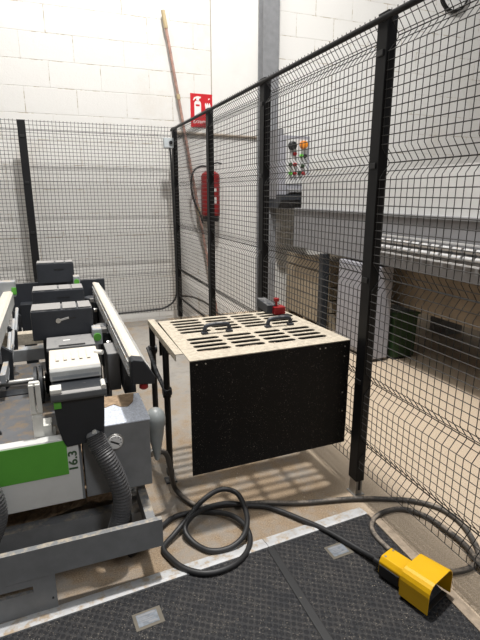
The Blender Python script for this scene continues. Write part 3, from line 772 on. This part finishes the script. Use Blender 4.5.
# grey bridge plate behind the cap
bm = new(); box(bm, -.070, .132, 2.11, 2.285, .845, .862, .003); bp = obj('bridge_plate', bm, 'greydust', t)
bm = new(); box(bm, -.02, .09, 2.115, 2.135, .8625, .864); obj('plate_slot', bm, 'black', bp)
bm = new(); box(bm, .0, .03, 2.20, 2.215, .8625, .8638); obj('plate_mark', bm, 'white', bp)
bm = new(); box(bm, -.05, .11, 2.12, 2.28, .57, .845, .004); obj('pillar', bm, 'dark', t)
def clamp_box(y, x0, x1, z0, z1, depth):
    bm = new(); box(bm, x0, x1, y, y+depth, z0, z1, .006); b_ = obj('clamp_box', bm, 'boxdark', t)
    w = x1-x0; cuts = (0, .50, .76, 1.0)
    for a, c in zip(cuts, cuts[1:]):
        bm = new(); box(bm, x0+w*a+.004, x0+w*c-.004, y+.004, y+depth-.004, z1, z1+.006, .002); obj('lid_tile', bm, 'tile', b_)
    bm = new(); box(bm, x0+w*.46, x0+w*.72, y-.002, y+.002, z1-.045, z1-.040); obj('front_recess', bm, 'black', b_)
    bm = new(); box(bm, x0+.04, x1-.05, y+.02, y+depth-.01, .55, z0, .004); obj('pillar', bm, 'dark', t)
    bm = new(); box(bm, x1-.012, x1+.030, y-.09, y-.01, z0-.02, z0+.055, .005); e = obj('stop_block', bm, 'greylight', t)
    bm = new(); cyl(bm, (x1+.008, y-.09, z0+.018), (x1+.008, y-.098, z0+.018), .018, 14); obj('green_button', bm, 'green', e, True)
    return b_
clamp_box(2.30, -.128, .142, .845, .985, .145)
clamp_box(2.80, -.136, .136, .845, .985, .145)
clamp_box(3.50, -.124, .116, .905, 1.045, .13)
bm = new(); box(bm, -.07, .13, 2.60, 2.78, .845, .86, .003); obj('bridge_plate', bm, 'greydust', t)
bm = new(); box(bm, -.07, .13, 3.26, 3.46, .885, .90, .003); obj('bridge_plate', bm, 'greydust', t)
bm = new(); cyl(bm, (-.01, 2.297, .935), (.035, 2.297, .945), .005, 8); cyl(bm, (-.012, 2.299, .935), (-.012, 2.288, .935), .011, 12); obj('latch_lever', bm, 'steel', t, True)
# right support rail with sloped dusty top and end cap
sec = [(.240, .872), (.250, .878), (.284, .870), (.328, .800), (.322, .772), (.240, .782)]
bm = new(); prism(bm, sec, 1.84, 3.62); rr = obj('support_rail', bm, 'dustwhite', t, label='long pale rail with sawdust on its sloping top')
bm = new(); prism(bm, [(q[0]+(.002 if q[0] > .28 else -.002), q[1]+(.002 if q[1] > .85 else -.002)) for q in sec], 1.775, 1.84, 'y', .004); obj('end_cap', bm, 'dark', rr)
bm = new(); lathe(bm, [(.016, .772), (.018, .765), (.018, .752), (.010, .746)], (.285, 1.80, 0), 16); obj('red_button', bm, 'red', rr, True)
bm = new(); box(bm, .234, .2395, 1.85, 3.60, .79, .80); box(bm, .234, .2395, 1.85, 3.60, .815, .82); box(bm, .234, .2395, 1.85, 3.60, .845, .85); each('rail_groove', bm, 'alu', rr)
bm = new(); box(bm, .245, .30, 2.12, 3.6, .60, .775, .004); obj('rail_web', bm, 'dark', t)
for y in (2.27, 2.62, 3.42):
    bm = new(); box(bm, .185, .24, y-.09, y+.09, .60, .785, .006); br = obj('rail_bracket', bm, 'greydust' if y < 2.4 else 'dark', t)
    if y > 2.4:
        bm = new(); lathe(bm, [(.040, .785), (.040, .80), (.030, .806)], (.205, y+.03, 0), 20); obj('suction_disc', bm, 'boxdark', br, True)
        bm = new(); box(bm, .196, .222, y-.10, y-.06, .79, .815, .003); cyl(bm, (.215, y-.12, .74), (.235, y-.12, .74), .014, 10); each('bolt_head', bm, 'steel', br)
# left support rail
bm = new(); prism(bm, [(-.285, .86), (-.300, .872), (-.345, .868), (-.39, .80), (-.385, .77), (-.285, .78)], 2.2, 3.50); lr = obj('support_rail', bm, 'dustwhite', t, label='second pale rail at the left edge')
bm = new(); box(bm, -.42, -.268, 3.50, 3.58, .83, .935, .006); e = obj('end_block', bm, 'greylight', lr)
bm = new(); box(bm, -.292, -.262, 3.492, 3.50, .845, .895, .004); obj('green_button', bm, 'green', e)
bm = new()
for y in (2.45, 2.75, 3.05): tube(bm, [(-.255, y+.22, .80), (-.275, y, .62)], .010, 8)
box(bm, -.285, -.262, 2.3, 3.45, .66, .70); each('rail_strut', bm, 'greylight', t)
bm = new()
for y in (2.5, 2.9, 3.3): prism(bm, [(-.29, .78), (-.24, .74), (-.25, .58), (-.29, .55)], y, y+.03)
each('rail_bracket', bm, 'dark', t)
# rear plate and cross bars
bm = new(); box(bm, -.325, .335, 3.70, 3.72, .56, .885, .003); obj('rear_plate', bm, 'boxdark', t)
bm = new()
for x in (-.22, .22): box(bm, x-.04, x+.04, 3.60, 3.70, 0, .75, .003)
box(bm, -.45, -.37, 2.4, 2.5, 0, .78, .003); box(bm, -.45, -.37, 3.4, 3.48, 0, .83, .003); box(bm, .25, .295, 3.3, 3.4, 0, .6, .003); each('leg', bm, 'dark', t)
for y, z, mt in ((3.05, .66, 'dusttop'), (2.92, .60, 'greylight'), (2.42, .53, 'dark'), (2.50, .585, 'steel')):
    bm = new()
    if mt == 'steel': tube(bm, [(-.40, y, z), (-.09, y, z)], .016, 10)
    else: box(bm, -.40, .20, y-.035, y+.035, z-.035, z+.035, .004)
    obj('cross_bar', bm, mt, t, mt == 'steel')
for x in (-.135, -.112):
    bm = new(); tube(bm, [(x-.007, 2.30, .62), (x+.007, 2.30, .62)], .10, 28); obj('guide_disc', bm, 'dark', t, True)
bm = new()
path = [(-.095+.012*i*.25, 2.29, .64) for i in range(17)]
tube(bm, path, .055, 20, rad=[.055 if i % 2 else .043 for i in range(17)]); obj('bellows', bm, 'black', t, True)
bm = new(); box(bm, -.80, .03, 2.30, 3.55, .30, .33, .003); obj('lower_tray', bm, 'basetop', t)
bm = new(); prism(bm, [(-.45, .573), (-.262, .573), (-.315, .70), (-.45, .70)], 1.95, 1.965, 'y', .002); obj('dark_plate', bm, 'dark', t)  # dark slanted plate standing on the base top
# white latch on the base
bm = new()
for x in (-.129, -.106): box(bm, x-.0085, x+.0085, 1.815, 1.85, .70, .815, .002)
box(bm, -.1355, -.0995, 1.825, 1.845, .805, .822, .003); box(bm, -.1355, -.0995, 1.825, 1.845, .685, .705, .002)
box(bm, -.136, -.100, 1.815, 1.852, .60, .69, .003); box(bm, -.118, -.070, 1.83, 1.90, .595, .640, .004); box(bm, -.12, -.06, 1.83, 1.90, .575, .598, .003)
obj('white_latch', bm, 'whiteplastic', t, label='white plastic latch')

# a few wood chips lying on the floor by the box
bm = new()
for k in range(160):
    x = random.uniform(.35, 1.28); y = random.uniform(1.70, 2.9); s = random.uniform(.003, .008)
    z0 = .0005; v = [bm.verts.new((x+math.cos(a)*s*(1 if i % 2 else .6), y+math.sin(a)*s*(1 if i % 2 else .6), z0)) for i, a in enumerate((0, 1.5, 3.1, 4.6))]
    p = bm.verts.new((x, y, z0+s*.5))
    for i in range(4): bm.faces.new((v[i], v[(i+1) % 4], p))
o = obj('wood_chips', bm, 'dusttop'); o['kind'] = 'stuff'; tag(o, 'pale wood chips scattered on the floor under the slotted box', 'wood chips')
